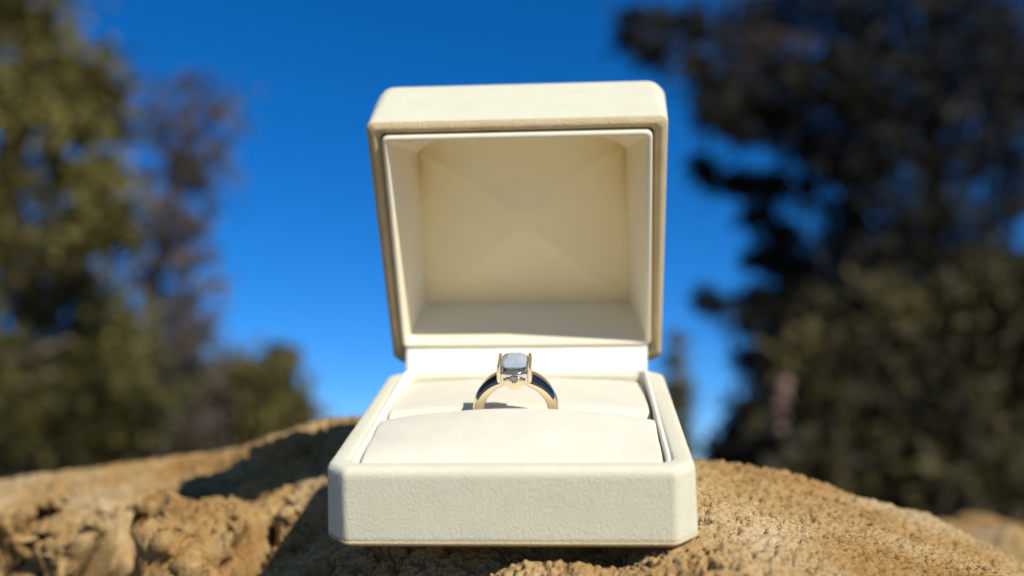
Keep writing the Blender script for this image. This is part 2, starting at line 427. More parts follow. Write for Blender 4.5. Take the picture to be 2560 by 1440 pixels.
def rrect(xl, xr, y0_, y1_, r):
    return fillet_loop([(xl, y0_), (xr, y0_), (xr, y1_), (xl, y1_)], r, 6)
def lining_loop(inset, z, wob=0.0):
    L = rrect(-.443 + inset, .443 - inset, .062 + inset, .985 - inset, .035)
    zz = np.full(len(L), z) - (.026 if z > .19 else 0) * sstep(.15, .09, L[:, 1]); return np.c_[L, zz]
loft('base_edge_shade', [base_loop(i, z) for i, z in ((.05, -.0006), (.026, .0004), (.011, .0045), (.002, .0115), (-.0012, .0165), (-.0010, .0195), (.004, .0205))], M['edge_shade'], base_part)  # tan strip added for the bounce tone along the bottom edge
lp = [(0, .045), (0, .20), (.0, .232), (.0012, .2365), (.005, .2395), (.010, .2395), (.0145, .2365), (.016, .232), (.016, .20), (.016, .045)]
loft('base_lining', [lining_loop(i, z) for i, z in lp], M['lining'], base_part)

def cushion(name, yA, yB, zfun, hw=.4285, nx=140, ny=50):
    """puffed pad: rolled top grid with a skirt; zfun(a,t) height"""
    a = np.linspace(-1, 1, nx); t = np.linspace(0, 1, ny)
    A, T = np.meshgrid(a, t)
    Zc = zfun(A, T)
    ex = np.clip((1 - np.abs(A)) / .028, 0, 1); fall = 1 - np.sqrt(np.clip(1 - (1 - ex) ** 2, 0, 1))
    Zc = Zc - .016 * fall
    Xc = A * hw * (1 - .02 * (1 - T)); Yc = yA + (yB - yA) * T
    V = np.stack([Xc, Yc, Zc], -1).reshape(-1, 3)
    nrm = 0.0038 * fbm(V, 4, 4, 300) * (1 - np.abs(A).ravel() ** 8)
    V[:, 2] += nrm
    F = [tuple(f) for f in grid_faces(nx, ny)]
    rg = np.concatenate([np.arange(nx), nx * np.arange(1, ny) + nx - 1, nx * (ny - 1) + np.arange(nx - 2, -1, -1), nx * np.arange(ny - 2, 0, -1)])
    low = V[rg].copy(); low[:, 2] = .045
    b0 = len(V); V = np.concatenate([V, low]); m_ = len(rg)
    for i in range(m_): F.append((rg[i], b0 + i, b0 + (i + 1) % m_, rg[(i + 1) % m_]))
    return mesh_obj(name, V * W, F, M['cushion'], box)
def z_front(A, T):
    zc = .204 + .064 * np.sin(np.clip(T / .80, 0, 1) * math.pi / 2) ** .8
    zc = np.where(T > .80, .268 - .085 * ((T - .80) / .20) ** 2.6, zc)
    return zc - (.040 * np.abs(A) ** 2.2) * sstep(0, .6, T)
def z_back(A, T):
    zc = np.where(T < .18, .236 - .10 * ((.18 - T) / .18) ** 2.4, .236 - .020 * (np.clip(T - .18, 0, 1) / .82) ** 1.3)
    return zc - .020 * np.abs(A) ** 2.4
fc = cushion('front_cushion', .082, .474, z_front)
bc = cushion('back_cushion', .482, .950, z_back)

# lid, in its own plane coordinates: x, s (up from the hinge), d (depth away from the viewer)
PHI, Y0, Z0, LL, DL = .397, 1.1171, .2257, .9800, .387
SP, CP = math.sin(PHI), math.cos(PHI)
def lidp(x, s, d):
    x, s, d = np.broadcast_arrays(np.asarray(x, float), s, d)
    return np.stack([x, Y0 - s * SP + d * CP, Z0 + s * CP + d * SP], -1)
def lid_outer(inset, d):
    k = max(0, min(1, d / DL)); hb_ = .504 + .010 * k - inset; ht = .492 + .022 * k - inset; s0, s1 = 0 + inset, LL - .006 * k - inset
    c = max(.014 + .030 * k - .586 * inset, .008); cb = max(.030 + .02 * k - .586 * inset, .01)
    L = fillet_loop([(-hb_ + cb, s0), (hb_ - cb, s0), (hb_, s0 + cb), (ht, s1 - c), (ht - c, s1), (-ht + c, s1), (-ht, s1 - c), (-hb_, s0 + cb)], .0065 + .016 * k)
    return lidp(L[:, 0], L[:, 1], d)
def lid_inner(grow, d):
    hb_, ht, s0, s1, c = .466 + grow, .446 + grow, .075 - grow, .9435 + grow, .012
    L = fillet_loop([(-hb_ + c, s0), (hb_ - c, s0), (hb_, s0 + c), (ht, s1 - c), (ht - c, s1), (-ht + c, s1), (-ht, s1 - c), (-hb_, s0 + c)], .004)
    return lidp(L[:, 0], L[:, 1], d)
ll = [lid_inner(0, .30), lid_inner(0, .05), lid_inner(0, .022)]
for t in np.linspace(0, 1, 13):            # the rim is a rounded welt
    q = lid_inner(0, 0) * (1 - t) + lid_outer(0, 0) * t
    ll.append(q + np.array([0, CP, SP]) * (.016 * abs(2 * t - 1) ** 2.0))
rim_loops = ll + [lid_outer(0, .022), lid_outer(.004, .024)]
ll = [lid_outer(i, d) for i, d in ((.03, .0225), (.004, .0225), (0, .023), (0, .03), (0, .12), (0, .25), (0, .325), (.001, .342), (.006, .360), (.016, .376), (.030, .3855), (.045, .388), (.30, .392))]
lid = loft('lid', ll, M['velvet'], box, False, True)
lid_rim = loft('lid_rim', rim_loops, M['edge_shade'], lid)

def cav_loop(ins, d):
    """white frame loop, inset from its outer outline"""
    hb_, ht, s0, s1 = .463 - ins, .4425 - ins, .086 + ins, .9415 - ins
    L = fillet_loop([(-hb_, s0), (hb_, s0), (ht, s1), (-ht, s1)], max(.026 - ins * .8, .008), 7)
    # spread extra points along the sides
    out = []
    for i in range(len(L)):
        p, q = L[i], L[(i + 1) % len(L)]; nseg = 22 if np.linalg.norm(q - p) > .3 else 1
        for j in range(nseg): out.append(p + (q - p) * j / nseg)
    return np.array(out)
def frame(ins, d):
    L = cav_loop(ins, d); return lidp(L[:, 0], L[:, 1], d)
def pad_pt(a, b_):
    """surface of the padded panel at the bottom of the lid: a -1..1 across, b 0..1 upward"""
    m_ = 1 - np.clip(np.abs(a), 0, 1) ** 3.2
    S = .760 + .168 * m_
    s = .104 + b_ * (S - .104)
    x = a * (.3995 - .030 * b_)
    dd = .262 - .205 * m_ * np.clip(b_, 0, 1) ** 3.5
    e = np.maximum(np.abs(a), np.abs(2 * b_ - 1)); pyr = np.clip(1 - e, 0, 1)
    dd = dd - .085 * np.where(pyr < .9, pyr, .9) ** .9
    dd = dd - .007 * np.exp(-((np.abs(a) - np.abs(2 * b_ - 1)) / .035) ** 2) * np.clip(e * 1.4 - .2, 0, 1)
    return x, s, dd
Lc = cav_loop(.0205, 0); s_lo, s_hi = Lc[:, 1].min(), Lc[:, 1].max()
hwf = .463 - .0205 + (.4425 - .463) * (Lc[:, 1] - s_lo) / (s_hi - s_lo)
an, bn = np.clip(Lc[:, 0] / hwf, -1, 1), (Lc[:, 1] - s_lo) / (s_hi - s_lo)
fl = [frame(0, .05), frame(0, .0), frame(.0005, -.006), frame(.004, -.0105), (frame(.010, -.0125)), frame(.016, -.0105), frame(.0200, -.005), frame(.0205, .002)]
wx, ws, wdp = pad_pt(an, bn)
w1 = lidp(wx, ws, wdp)
for t in (.1, .35, .65, 1.0): fl.append(fl[7] * (1 - t) + w1 * t)
loft('lid_lining', fl, M['frame'], lid)
na, nb_ = 80, 80
A, B_ = np.meshgrid(np.linspace(-1.0, 1.0, na), np.linspace(0, 1.0, nb_))
px_, ps_, pd_ = pad_pt(A, B_)
mesh_obj('lid_pad', lidp(px_, ps_, pd_ - .0006).reshape(-1, 3) * W, grid_faces(na, nb_).tolist(), M['satin'], lid)

# hinge flap between base and lid
nx_, ny_ = 60, 26
A, T = np.meshgrid(np.linspace(-1, 1, nx_), np.linspace(0, 1, ny_))
hx = A * (.438 + .012 * T)
hy = .953 + .004 * T + .126 * T ** 1.25; hz = .06 + .30 * T - .052 * T ** 2
wr = .0020 * fbm(np.stack([hx, hy, hz], -1).reshape(-1, 3) * np.array([1, 2, 3]), 9, 3, 333).reshape(hx.shape)
Vh = np.stack([hx, hy - wr, hz], -1).reshape(-1, 3)
Vb = Vh + np.array([0, .008, -.004]); Fh = grid_faces(nx_, ny_).tolist(); o0 = len(Vh)
Fh += [[i + o0 for i in f[::-1]] for f in grid_faces(nx_, ny_).tolist()]
rg = np.concatenate([np.arange(nx_), nx_ * np.arange(1, ny_) + nx_ - 1, nx_ * (ny_ - 1) + np.arange(nx_ - 2, -1, -1), nx_ * np.arange(ny_ - 2, 0, -1)])
for i in range(len(rg)): Fh.append([rg[i], rg[i] + o0, rg[(i + 1) % len(rg)] + o0, rg[(i + 1) % len(rg)]])
mesh_obj('hinge_flap', np.concatenate([Vh, Vb]) * W, Fh, M['lining'], box)

# short velvet nap: fibres standing on base and lid covers
def nap(parent, count, length, name, keep, mat=None, owner=None):
    me = parent.data; me.calc_loop_triangles()
    tri = np.array([t.vertices[:] for t in me.loop_triangles]); co = np.array([v.co[:] for v in me.vertices])
    a, b_, c = co[tri[:, 0]], co[tri[:, 1]], co[tri[:, 2]]
    nr = np.cross(b_ - a, c - a); ar = np.linalg.norm(nr, axis=1) / 2 + 1e-15
    cent = (a + b_ + c) / 3; ok = keep(cent / W)
    w = ar * ok; pick = rng.choice(len(tri), count, p=w / w.sum())
    u, v = rng.random(count), rng.random(count); f = u + v > 1; u[f] = 1 - u[f]; v[f] = 1 - v[f]
    P = a[pick] + (b_ - a)[pick] * u[:, None] + (c - a)[pick] * v[:, None]
    nn = nr[pick] / (2 * ar[pick])[:, None]
    comb = np.array([.25, -.1, -.45])
    dr = nn * 0.75 + comb * .5 + rng.normal(0, .42, (count, 3)); dr /= np.linalg.norm(dr, axis=1)[:, None]
    dr += nn * np.maximum(0, .15 - (dr * nn).sum(1))[:, None]
    sd = np.cross(dr, rng.normal(size=(count, 3))); sd /= np.linalg.norm(sd, axis=1)[:, None] + 1e-12
    ln = length * rng.uniform(.5, 1.3, count)[:, None]; wi = 0.00003
    V = np.stack([P - nn * .00003 - sd * wi, P - nn * .00003 + sd * wi, P + dr * ln], 1).reshape(-1, 3)
    o = big_mesh(name, V, np.arange(count * 3).reshape(-1, 3), mat or M['nap'], owner or parent, smooth=False)
    return tag(o, kind='stuff')
nap(base_part, 60000, .00022, 'velvet_nap', lambda c: (c[:, 2] > .002) & ((np.abs(c[:, 0]) > .455) | (c[:, 1] < .05) | (c[:, 1] > .97)))
def lid_keep(c):
    y = c[:, 1] - Y0; z = c[:, 2] - Z0
    s = -y * SP + z * CP; d = y * CP + z * SP
    return ((np.abs(c[:, 0]) > .452) | (s > .953) | (s < .07)) & (d < .40)
nap(lid, 75000, .00022, 'velvet_nap', lid_keep)
nap(lid_rim, 26000, .00030, 'rim_nap', lid_keep, M['edge_shade'], lid)

# ------------------------------------------------------------------ the ring
rc = np.array([-.003, .478, .243])
RM = BOXM @ Matrix.Translation(Vector(rc * W)) @ Matrix.Rotation(math.radians(9), 4, 'X')
ringo = empty('gold_ring', RM)
tag(ringo, 'gold ring with square pale blue stone and dark shoulders, held between the cushions', 'ring')
nth = 160; RI, RO = .0995, .1355
sec = []
band_loops = []
for k in range(nth):
    th = 2 * math.pi * k / nth; up = max(0, math.sin(th)); hw = .019 + .012 * up; ro = RO + .002 * up
    pr = [(RI + .004, -hw), (RI + .001, -hw * .93), (RI, -hw * .7), (RI - .0008, 0), (RI, hw * .7), (RI + .001, hw * .93), (RI + .004, hw), (RI + .017, hw * 1.0), (ro - .010, hw * .97), (ro - .004, hw * .80), (ro - .001, hw * .5), (ro, 0),
          (ro - .001, -hw * .5), (ro - .004, -hw * .80), (ro - .010, -hw * .97), (RI + .017, -hw * 1.0)]
    band_loops.append(np.array([(r_ * math.cos(th), y_, r_ * math.sin(th)) for r_, y_ in pr]))
V = np.concatenate(band_loops); ns_ = len(pr); F = []
for k in range(nth):
    for j in range(ns_): F.append((k * ns_ + j, ((k + 1) % nth) * ns_ + j, ((k + 1) % nth) * ns_ + (j + 1) % ns_, k * ns_ + (j + 1) % ns_))
mesh_obj('band', V * W, F, M['gold'], ringo)
def dark_crescent(sgn):
    """crescent of dark gloss on the shoulder, wrapping from the front face over the outer edge"""
    nk, nj = 40, 12; V = []; 
    for k in range(nk):
        t = k / (nk - 1); ang = math.radians(66 - 46 * t); th = ang if sgn > 0 else math.pi - ang
        up = math.sin(ang); hw = .019 + .012 * up; ro = RO + .002 * up
        taper = math.sqrt(max(1e-4, 1 - t ** 2.2))
        r_in = RI + .0125 + (.012) * t; r_out_y = -hw * (.80 - .55 * taper)
        for j in range(nj):
            q = j / (nj - 1)
            # path: front face from r_in to the outer edge, then over the rounded edge
            path = [(r_in, -hw * 1.0), (ro - .011, -hw * .98), (ro - .0045, -hw * .84), (ro - .0012, -hw * .55), (ro, -hw * .30)]
            ext = (0.10 + .90 * taper); qq = q * ext * (len(path) - 1); i0 = min(int(qq), len(path) - 2); fr = qq - i0
            r_ = path[i0][0] * (1 - fr) + path[i0 + 1][0] * fr; y_ = path[i0][1] * (1 - fr) + path[i0 + 1][1] * fr
            pf = .0016 * math.sin(math.pi * q) ** .5 * taper + .0003
            cr_ = r_ + pf * (.3 + .7 * q); cy_ = y_ - pf * (1 - .7 * q)
            V.append((cr_ * math.cos(th), cy_, cr_ * math.sin(th)))
    return mesh_obj('shoulder_crescent', np.array(V) * W, grid_faces(nj, nk).tolist(), M['navy_gloss'], ringo)
dark_crescent(1); dark_crescent(-1)

def bevel_prism(name, outline, y0_, y1_, mat, parent, bev=.002, smooth=True):
    """outline (x,z) extruded along y with bevelled rims"""
    o = np.array(outline, float); c = o.mean(0)
    def lp_(scale_in, y): 
        d = o - c; ln = np.linalg.norm(d, axis=1)[:, None]; q = c + d * (1 - scale_in / ln); return np.c_[q[:, 0], np.full(len(q), y), q[:, 1]]
    loops = [lp_(bev * 1.0, y0_), lp_(bev * .3, y0_ + bev * .3), lp_(0, y0_ + bev), lp_(0, y1_ - bev), lp_(bev * .3, y1_ - bev * .3), lp_(bev, y1_)]
    return loft(name, loops, mat, parent, True, True)
# setting: two upright side walls, a gallery under the stone, a U-shaped cup in front and behind
for sg in (-1, 1):
    ol = [(sg * .0410, .112), (sg * .0412, .1705), (sg * .0425, .1750), (sg * .0495, .1735), (sg * .0530, .155), (sg * .0535, .118), (sg * .0490, .108)]
    if sg < 0: ol = ol[::-1]
    bevel_prism('side_wall', ol, -.044, .044, M['gold'], ringo, .003)
bevel_prism('gallery', [(-.041, .100), (.041, .100), (.0415, .127), (-.0415, .127)], -.0405, .0405, M['gold'], ringo, .003)
for y_a, y_b in ((-.0495, -.0400), (.0400, .0495)):
    a_ = np.linspace(math.pi, 2 * math.pi, 17)
    ol = [(.0255 * math.cos(q), .116 + .0265 * math.sin(q)) for q in a_] + [(.0255, .130), (-.0255, .130)]
    bevel_prism('cup', ol, y_a, y_b, M['gold'], ringo, .0015)
for y_a, y_b in ((-.0460, -.0380), (.0380, .0460)):
    bevel_prism('collar', [(-.0405, .1285), (.0405, .1285), (.0412, .1500), (-.0412, .1500)], y_a, y_b, M['silver'], ringo, .0012)
    bevel_prism('collar_step', [(-.026, .1335), (.026, .1335), (.024, .1455), (-.024, .1455)], y_a * 1.03 - (.002 if y_a < 0 else 0), y_b * 1.03 + (.002 if y_a > 0 else 0), M['silver'], ringo, .001)
for sg in (-1, 1):
    for sy in (-1, 1):
        bevel_prism('prong', [(sg * .037 - .0035, .10), (sg * .037 + .0035, .10), (sg * .037 + .003, .164), (sg * .037, .1665), (sg * .037 - .003, .164)], sy * .0415 - .0035, sy * .0415 + .0035, M['silver'], ringo, .0012)

def gem(name, hx_, hy_, zt, zg, zc, table, mat, cut=.22):
    """square mixed cut: table, two crown steps, girdle and rows of small pavilion facets"""
    gr = np.random.default_rng(5)
    n_ = 16
    def ringpts(s_, z, off, jit=0.0):
        out = []
        for k in range(n_):
            a = 2 * math.pi * (k + off) / n_; c_, s2 = math.cos(a), math.sin(a)
            f = 1.0 / max(abs(c_), abs(s2), (abs(c_) + abs(s2)) / (2 - cut))
            out.append((hx_ * s_ * c_ * f, hy_ * s_ * s2 * f, z + jit * gr.normal()))
        return np.array(out)
    lv = [ringpts(table, zt, .5), ringpts((table + 1) / 2 + .07, zt - (zt - zg) * .42, 0, .0012), ringpts(1, zg + .001, .5), ringpts(1, zg - .001, .5),
          ringpts(.80, zg - (zg - zc) * .24, 0, .0007), ringpts(.56, zg - (zg - zc) * .50, .5, .0009), ringpts(.30, zg - (zg - zc) * .76, 0, .0008), ringpts(.06, zc, .5)]
    V = np.concatenate(lv); F = [tuple(range(n_))]
    for r_ in range(len(lv) - 1):
        for k in range(n_):
            a0, a1 = r_ * n_ + k, r_ * n_ + (k + 1) % n_; b0, b1 = a0 + n_, a1 + n_
            F += [(a0, b0, a1), (a1, b0, b1)] if (r_ % 2) else [(a0, b0, b1), (a0, b1, a1)]
    F.append(tuple(range(n_ * len(lv) - 1, n_ * (len(lv) - 1) - 1, -1)))
    return mesh_obj(name, V * W, F, mat, ringo, smooth=False)
gem('stone', .0405, .0430, .1845, .163, .131, .50, M['gem'], .06)
bevel_prism('stone_reflector', [(-.040, .1272), (.040, .1272), (.040, .1300), (-.040, .1300)], -.0375, .0375, M['silver'], ringo, .001)  # silver plate added under the stone to reflect light up through it
def brilliant(name, c, r, mat):
    V = []; n_ = 10
    for k in range(n_): a = 2 * math.pi * k / n_; V.append((.55 * r * math.cos(a), -.45 * r, .55 * r * math.sin(a)))
    for k in range(n_): a = 2 * math.pi * (k + .5) / n_; V.append((r * math.cos(a), 0, r * math.sin(a)))
    V.append((0, .8 * r, 0)); F = [tuple(range(n_))]
    for k in range(n_):
        k2 = (k + 1) % n_; F += [(k, n_ + k, k2), (k2, n_ + k, n_ + k2), (n_ + k, 2 * n_, n_ + k2)]
    V = np.array(V) + np.array(c)
    return mesh_obj(name, V * W, F, mat, ringo, smooth=False)
brilliant('small_stone', (.0, -.0525, .1275), .0130, M['diamond'])
for q in (200, 250, 290, 340):
    a = math.radians(q); c = np.array((.0135 * math.cos(a), -.0525, .1275 + .0135 * math.sin(a)))
    th = np.linspace(0, math.pi, 7); ph = np.linspace(0, 2 * math.pi, 10, endpoint=False); PH, TH = np.meshgrid(ph, th)
    S_ = np.stack([np.sin(TH) * np.cos(PH), np.sin(TH) * np.sin(PH), np.cos(TH)], -1).reshape(-1, 3) * .0032 + c
    mesh_obj('bead_prong', S_ * W, grid_faces(10, 7, True).tolist(), M['gold'], ringo)

# ------------------------------------------------------------------ trees
def tube(points, radii, nseg=9, jit=0.0):
    pts = np.array(points, float); V = []; n_ = len(pts)
    for i in range(n_):
        t = pts[min(i + 1, n_ - 1)] - pts[max(i - 1, 0)]; t /= np.linalg.norm(t) + 1e-9
        ref = np.array([0, 0, 1.0]) if abs(t[2]) < .9 else np.array([1.0, 0, 0])
        u = np.cross(t, ref); u /= np.linalg.norm(u); v = np.cross(t, u)
        for k in range(nseg):
            a = 2 * math.pi * k / nseg; V.append(pts[i] + (u * math.cos(a) + v * math.sin(a)) * radii[i] * (1 + jit * rng.normal()))
    return np.array(V), grid_faces(nseg, n_, True)
def bent(p, q, n_=9, sag=.12):
    p, q = np.array(p, float), np.array(q, float); L = np.linalg.norm(q - p); o = rng.normal(0, 1, 3) * L * sag
    t = np.linspace(0, 1, n_)[:, None]
    return p + (q - p) * t + o * (np.sin(t * math.pi)) + rng.normal(0, .012, (n_, 3)) * L * (t * (1 - t) * 4)
def leaves(clumps, size, per, flat=.8, slim=.45):
    Vs = []
    for c, r, dens in clumps:
        n_ = max(12, int(per * dens))
        # twig tufts inside the clump, then leaves around each tuft
        nt_ = max(8, int(30 * dens)); tu = rng.normal(0, 1, (nt_, 3)); tu /= np.linalg.norm(tu, axis=1)[:, None]
        tu *= (rng.random((nt_, 1)) ** .45) * r * np.array([1, 1, flat])
        cc = c + tu[rng.integers(0, nt_, n_)] + np.clip(rng.normal(0, 1, (n_, 3)), -2.1, 2.1) * np.where(rng.random((n_, 1)) < .4, .68, .27) * r * np.array([1, 1, flat])
        d1 = rng.normal(size=(n_, 3)); d1 /= np.linalg.norm(d1, axis=1)[:, None]
        d2 = np.cross(d1, rng.normal(size=(n_, 3))); d2 /= np.linalg.norm(d2, axis=1)[:, None]
        s_ = size * rng.uniform(.6, 1.4, (n_, 1))
        Vs.append(np.stack([cc - d1 * s_, cc + d2 * s_ * slim, cc + d1 * s_, cc - d2 * s_ * slim], 1).reshape(-1, 3))
    V = np.concatenate(Vs); return V, np.arange(len(V)).reshape(-1, 4)

def tree(name, label, cat, foot, trunk_pts, trunk_r, clumps, leafm, barkm, size, per, limbs=(), group=None, limb_r=.028, slim=.45, limbm=None, unseen_screen=()):
    """clumps: (world point, radius m, density). limbs: big branches (points, radii)"""
    root = empty(name, Matrix.Translation(Vector(foot))); foot = np.array(foot)
    tag(root, label, cat, group)
    tp = [foot] + [np.array(p) for p in trunk_pts]
    dense = []
    for a, b_ in zip(tp[:-1], tp[1:]):
        for t in np.linspace(0, 1, 7)[:-1]: dense.append(a * (1 - t) + b_ * t + rng.normal(0, trunk_r * .12, 3))
    dense.append(tp[-1]); dense = np.array(dense)
    rad = trunk_r * (1 - .75 * np.linspace(0, 1, len(dense)) ** 1.1); rad[0] *= 1.35
    V, F = tube(dense, rad, 12, .05)
    mesh_obj('trunk', V - foot, F.tolist(), barkm, root)
    Vb, Fb, cnt_ = [], [], 0
    for c, r, dens in clumps:
        j = np.argmin(np.linalg.norm(dense - (np.array(c) - np.array([0, 0, .35 * np.linalg.norm(dense[-1] - foot) * .3])), axis=1))
        pl = bent(dense[j], c, 8, .07); rr = np.linspace(min(limb_r, rad[j] * .7), limb_r * .22, 8)
        V, F = tube(pl, rr, 6); Vb.append(V); Fb.append(F + cnt_); cnt_ += len(V)
        for _ in range(3):
            e = np.array(c) + rng.normal(0, .55 * r, 3); pl = bent(np.array(c) * .6 + dense[j] * .4, e, 5, .08)
            V, F = tube(pl, np.linspace(limb_r * .4, limb_r * .1, 5), 5); Vb.append(V); Fb.append(F + cnt_); cnt_ += len(V)
    if Vb: big_mesh('twigs', np.concatenate(Vb) - foot, np.concatenate(Fb), barkm, root)
    for pts_, r0, r1 in limbs:
        pp = [np.array(p) for p in pts_]; dn = []
        for a, b_ in zip(pp[:-1], pp[1:]):
            for t in np.linspace(0, 1, 6)[:-1]: dn.append(a * (1 - t) + b_ * t)
        dn.append(pp[-1]); dn = np.array(dn); dn[1:-1] += rng.normal(0, r0 * .2, (len(dn) - 2, 3))
        V, F = tube(dn, np.linspace(r0, r1, len(dn)), 10, .05)
        mesh_obj('branch', V - foot, F.tolist(), limbm or barkm, root)
    V, F = leaves(list(clumps) + list(unseen_screen), size, per, slim=slim)
    tag(big_mesh('crown', V - foot, F, leafm, root, smooth=False), kind='stuff')
    return root

def cl(lst, dist, spread):
    out = []
    for px, py, rp, dens in lst:
        dd = dist + rng.uniform(-spread, spread)
        out.append((at(px, py, dd), rp / LENS_PX * dd, dens))
    return out
def foot_at(px, dist): p = at(px, 1150, dist); return (p[0], p[1], -0.08)

def unseen_screen_clumps():  # extra leaf clumps, out of view, added to cut skylight
    out = []
    for k in range(46):                        # unseen left flank
        out.append((np.array((-3.0 - 1.8 * rng.random(), 3.4 - 7.0 * rng.random(), 0.9 + 4.2 * rng.random())), .8, .75))
    while len(out) < 150:                      # added unseen leaves above and behind, open toward the sun
        p = np.array((-4.5 + 7.0 * rng.random(), -5.0 + 6.2 * rng.random(), 3.6 + 1.8 * rng.random()))
        q = p - CAMP; t = float(q @ SUN); away = np.linalg.norm(q - SUN * t)
        if away > 1.9 and not (q[0] > .2 and q[1] < -1.2): out.append((p, .8, .75))
    return out
# left olive-green tree with pale limbs
DA = 5.2
tree('olive_tree', 'tall olive green tree with pale bare limbs at the left edge', 'tree', foot_at(-60, DA),
     [at(-70, 800, DA), at(-20, 480, DA), at(60, 150, DA), at(80, -250, DA)], .10,
     cl([(20, 40, 100, .9), (95, 120, 105, 1), (190, 190, 85, .9), (255, 235, 60, .7), (60, 250, 110, .9), (180, 300, 90, .9), (275, 320, 42, .5), (30, 470, 100, .7), (150, 440, 70, .5), (250, 430, 55, .7), (260, 520, 55, .6),
         (60, 620, 90, .7), (200, 560, 75, .7), (285, 600, 55, .6), (70, 740, 95, .8), (190, 720, 95, 1), (270, 800, 75, .9), (110, 860, 110, 1), (250, 890, 95, 1), (60, 1000, 110, .8), (190, 1040, 110, .9), (330, 1000, 90, .9),
         (-80, 200, 150, .8), (-80, 550, 150, .8), (-80, 900, 150, .8), (-200, 700, 150, .8), (-300, 1000, 150, .8), (40, -120, 150, .9), (130, 1120, 100, .8), (300, 1100, 90, .8)], DA, .5),
     M['leaf_olive'], M['bark_pale'], .038, 560, limb_r=.014, unseen_screen=unseen_screen_clumps(),
     limbs=[((at(-70, 300, DA), (-4.0, 3.2, 3.6), (-3.6, 1.2, 4.3), (-2.2, -.6, 4.6), (-.8, -1.8, 4.7)), .06, .02), ((at(-70, 500, DA), (-4.4, 3.4, 3.0), (-4.2, 0.8, 3.2), (-3.8, -2.2, 3.4)), .05, .02), ((at(-70, 250, DA), (-3.4, 3.0, 4.2), (-1.6, 1.2, 4.9), (.6, .3, 4.9), (2.0, .2, 4.8)), .05, .018),  # unseen limbs added to carry the leaves that cut skylight
            ((at(-60, 735, DA - .1), at(80, 690, DA - .15), at(230, 628, DA - .2), at(340, 575, DA - .2)), .045, .022), ((at(-20, 640, DA - .2), at(30, 480, DA - .3), at(60, 330, DA - .35), at(105, 190, DA - .3)), .045, .025),
            ((at(-60, 930, DA - .3), at(60, 890, DA - .4), at(180, 850, DA - .4)), .034, .015), ((at(-40, 1010, DA - .35), at(60, 960, DA - .4), at(140, 935, DA - .4)), .03, .014)])
DB = 6.6
tree('slender_tree', 'slender brownish tree with thin twiggy top behind the olive tree', 'tree', foot_at(330, DB),
     [at(350, 1000, DB), at(390, 720, DB), at(440, 420, DB), at(490, 240, DB)], .065,
     cl([(400, 260, 55, .25), (450, 215, 55, .25), (510, 230, 60, .28), (545, 290, 45, .22), (480, 300, 70, .5), (420, 330, 55, .4), (545, 375, 36, .25), (490, 390, 60, .6), (430, 430, 60, .7), (500, 450, 40, .5), (420, 520, 65, .9), (470, 560, 50, .6),
         (400, 620, 70, 1), (470, 660, 50, .7), (520, 640, 28, .2), (390, 720, 80, 1), (455, 760, 60, 1), (420, 830, 80, 1), (485, 850, 45, .8), (500, 930, 50, .8), (410, 930, 80, 1), (450, 1010, 80, 1), (380, 1080, 80, 1), (500, 1060, 60, 1),
         (360, 330, 60, .22), (350, 450, 60, .25), (340, 560, 60, .3), (560, 430, 50, .16), (530, 520, 50, .2), (535, 720, 45, .2), (520, 790, 40, .3), (590, 330, 40, .1), (350, 680, 60, .4), (580, 250, 40, .1)], DB, .45),
     M['leaf_brown'], M['bark_dark'], .032, 270, limb_r=.012)
DC = 9.5
tree('shrub', 'rounded olive green shrub beside the box with one tuft on top', 'shrub', foot_at(620, DC),
     [at(625, 1080, DC), at(640, 1000, DC)], .06,
     cl([(560, 940, 55, .7), (600, 960, 70, 1), (660, 950, 60, 1), (700, 990, 55, 1), (735, 1030, 40, .9), (560, 1020, 70, 1), (640, 1040, 80, 1), (720, 1075, 55, 1), (580, 1090, 70, 1), (660, 1110, 80, 1), (700, 885, 26, .45), (735, 888, 16, .2), (690, 925, 26, .5)], DC, .4),
     M['leaf_shrub'], M['bark_dark'], .055, 600, limb_r=.012)
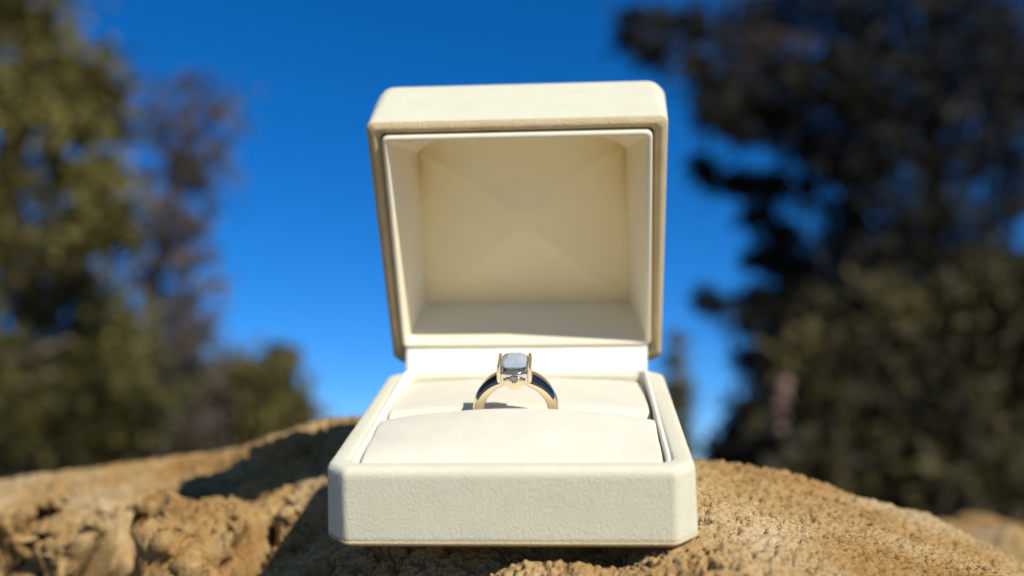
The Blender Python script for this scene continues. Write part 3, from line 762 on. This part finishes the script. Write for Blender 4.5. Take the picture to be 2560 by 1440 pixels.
# right: big dark pine, its lower neighbours and a small bush
DP = 6.4
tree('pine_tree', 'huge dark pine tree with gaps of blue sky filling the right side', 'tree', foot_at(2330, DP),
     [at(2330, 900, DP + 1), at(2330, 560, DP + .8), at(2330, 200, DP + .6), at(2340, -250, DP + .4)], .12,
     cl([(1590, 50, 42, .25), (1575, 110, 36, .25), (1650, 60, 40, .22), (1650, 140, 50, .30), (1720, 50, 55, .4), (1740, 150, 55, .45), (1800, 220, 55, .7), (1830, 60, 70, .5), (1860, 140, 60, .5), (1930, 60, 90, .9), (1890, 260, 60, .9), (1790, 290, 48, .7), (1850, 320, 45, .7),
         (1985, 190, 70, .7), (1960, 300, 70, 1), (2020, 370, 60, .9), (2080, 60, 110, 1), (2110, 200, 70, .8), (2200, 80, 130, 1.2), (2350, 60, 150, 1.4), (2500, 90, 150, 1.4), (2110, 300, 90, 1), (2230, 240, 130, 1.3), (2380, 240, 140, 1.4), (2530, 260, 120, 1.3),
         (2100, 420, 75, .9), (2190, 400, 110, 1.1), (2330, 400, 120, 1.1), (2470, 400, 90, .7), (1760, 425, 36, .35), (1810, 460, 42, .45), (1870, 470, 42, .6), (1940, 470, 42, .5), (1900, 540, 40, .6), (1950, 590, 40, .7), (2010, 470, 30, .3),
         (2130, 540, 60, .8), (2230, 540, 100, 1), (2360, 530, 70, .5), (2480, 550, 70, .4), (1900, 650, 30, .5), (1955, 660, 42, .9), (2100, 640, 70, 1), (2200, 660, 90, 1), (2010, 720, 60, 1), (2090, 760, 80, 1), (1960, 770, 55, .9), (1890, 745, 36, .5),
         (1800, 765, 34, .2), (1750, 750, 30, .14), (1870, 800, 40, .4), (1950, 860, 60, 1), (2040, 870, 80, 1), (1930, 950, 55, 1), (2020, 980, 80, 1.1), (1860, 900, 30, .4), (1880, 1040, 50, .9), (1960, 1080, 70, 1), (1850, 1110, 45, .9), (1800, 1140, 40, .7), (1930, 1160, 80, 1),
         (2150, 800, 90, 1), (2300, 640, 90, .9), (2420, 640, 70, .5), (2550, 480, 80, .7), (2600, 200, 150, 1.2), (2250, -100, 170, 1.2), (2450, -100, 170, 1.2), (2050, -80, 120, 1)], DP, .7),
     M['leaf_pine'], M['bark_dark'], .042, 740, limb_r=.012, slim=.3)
DQ = 5.0
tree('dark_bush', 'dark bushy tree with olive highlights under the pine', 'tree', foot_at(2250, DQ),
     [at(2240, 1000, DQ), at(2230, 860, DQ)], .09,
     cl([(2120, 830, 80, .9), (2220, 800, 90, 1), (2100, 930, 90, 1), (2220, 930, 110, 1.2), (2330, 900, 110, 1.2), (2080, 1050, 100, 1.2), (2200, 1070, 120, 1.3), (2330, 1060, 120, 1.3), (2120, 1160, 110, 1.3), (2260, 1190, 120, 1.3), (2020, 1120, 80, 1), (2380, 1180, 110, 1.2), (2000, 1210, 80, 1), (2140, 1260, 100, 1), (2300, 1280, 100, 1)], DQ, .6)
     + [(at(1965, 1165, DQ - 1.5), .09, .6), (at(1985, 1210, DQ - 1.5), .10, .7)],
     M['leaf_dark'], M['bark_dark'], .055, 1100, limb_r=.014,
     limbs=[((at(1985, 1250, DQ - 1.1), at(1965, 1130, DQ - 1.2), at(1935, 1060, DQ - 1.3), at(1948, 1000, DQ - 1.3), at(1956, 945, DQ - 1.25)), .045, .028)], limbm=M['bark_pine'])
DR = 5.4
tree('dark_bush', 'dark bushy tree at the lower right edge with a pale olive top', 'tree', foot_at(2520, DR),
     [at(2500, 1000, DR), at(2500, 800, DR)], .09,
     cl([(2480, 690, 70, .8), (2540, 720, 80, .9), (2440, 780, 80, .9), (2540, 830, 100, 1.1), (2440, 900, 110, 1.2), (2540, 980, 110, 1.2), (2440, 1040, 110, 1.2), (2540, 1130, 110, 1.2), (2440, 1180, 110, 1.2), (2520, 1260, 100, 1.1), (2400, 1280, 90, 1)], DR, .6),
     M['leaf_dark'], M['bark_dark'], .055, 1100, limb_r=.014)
DS = 12.0
tree('far_bush', 'small dark green bush seen just past the box beside the hinge', 'shrub', foot_at(1700, DS),
     [at(1700, 1080, DS), at(1698, 980, DS)], .05,
     cl([(1690, 850, 22, .3), (1685, 900, 26, .6), (1692, 960, 28, .7), (1700, 1010, 28, .7), (1690, 1070, 34, .8), (1700, 1120, 36, .8), (1650, 1000, 40, .8), (1640, 1090, 50, .9)], DS, .3),
     M['leaf_shrub'], M['bark_dark'], .045, 420, limb_r=.015)

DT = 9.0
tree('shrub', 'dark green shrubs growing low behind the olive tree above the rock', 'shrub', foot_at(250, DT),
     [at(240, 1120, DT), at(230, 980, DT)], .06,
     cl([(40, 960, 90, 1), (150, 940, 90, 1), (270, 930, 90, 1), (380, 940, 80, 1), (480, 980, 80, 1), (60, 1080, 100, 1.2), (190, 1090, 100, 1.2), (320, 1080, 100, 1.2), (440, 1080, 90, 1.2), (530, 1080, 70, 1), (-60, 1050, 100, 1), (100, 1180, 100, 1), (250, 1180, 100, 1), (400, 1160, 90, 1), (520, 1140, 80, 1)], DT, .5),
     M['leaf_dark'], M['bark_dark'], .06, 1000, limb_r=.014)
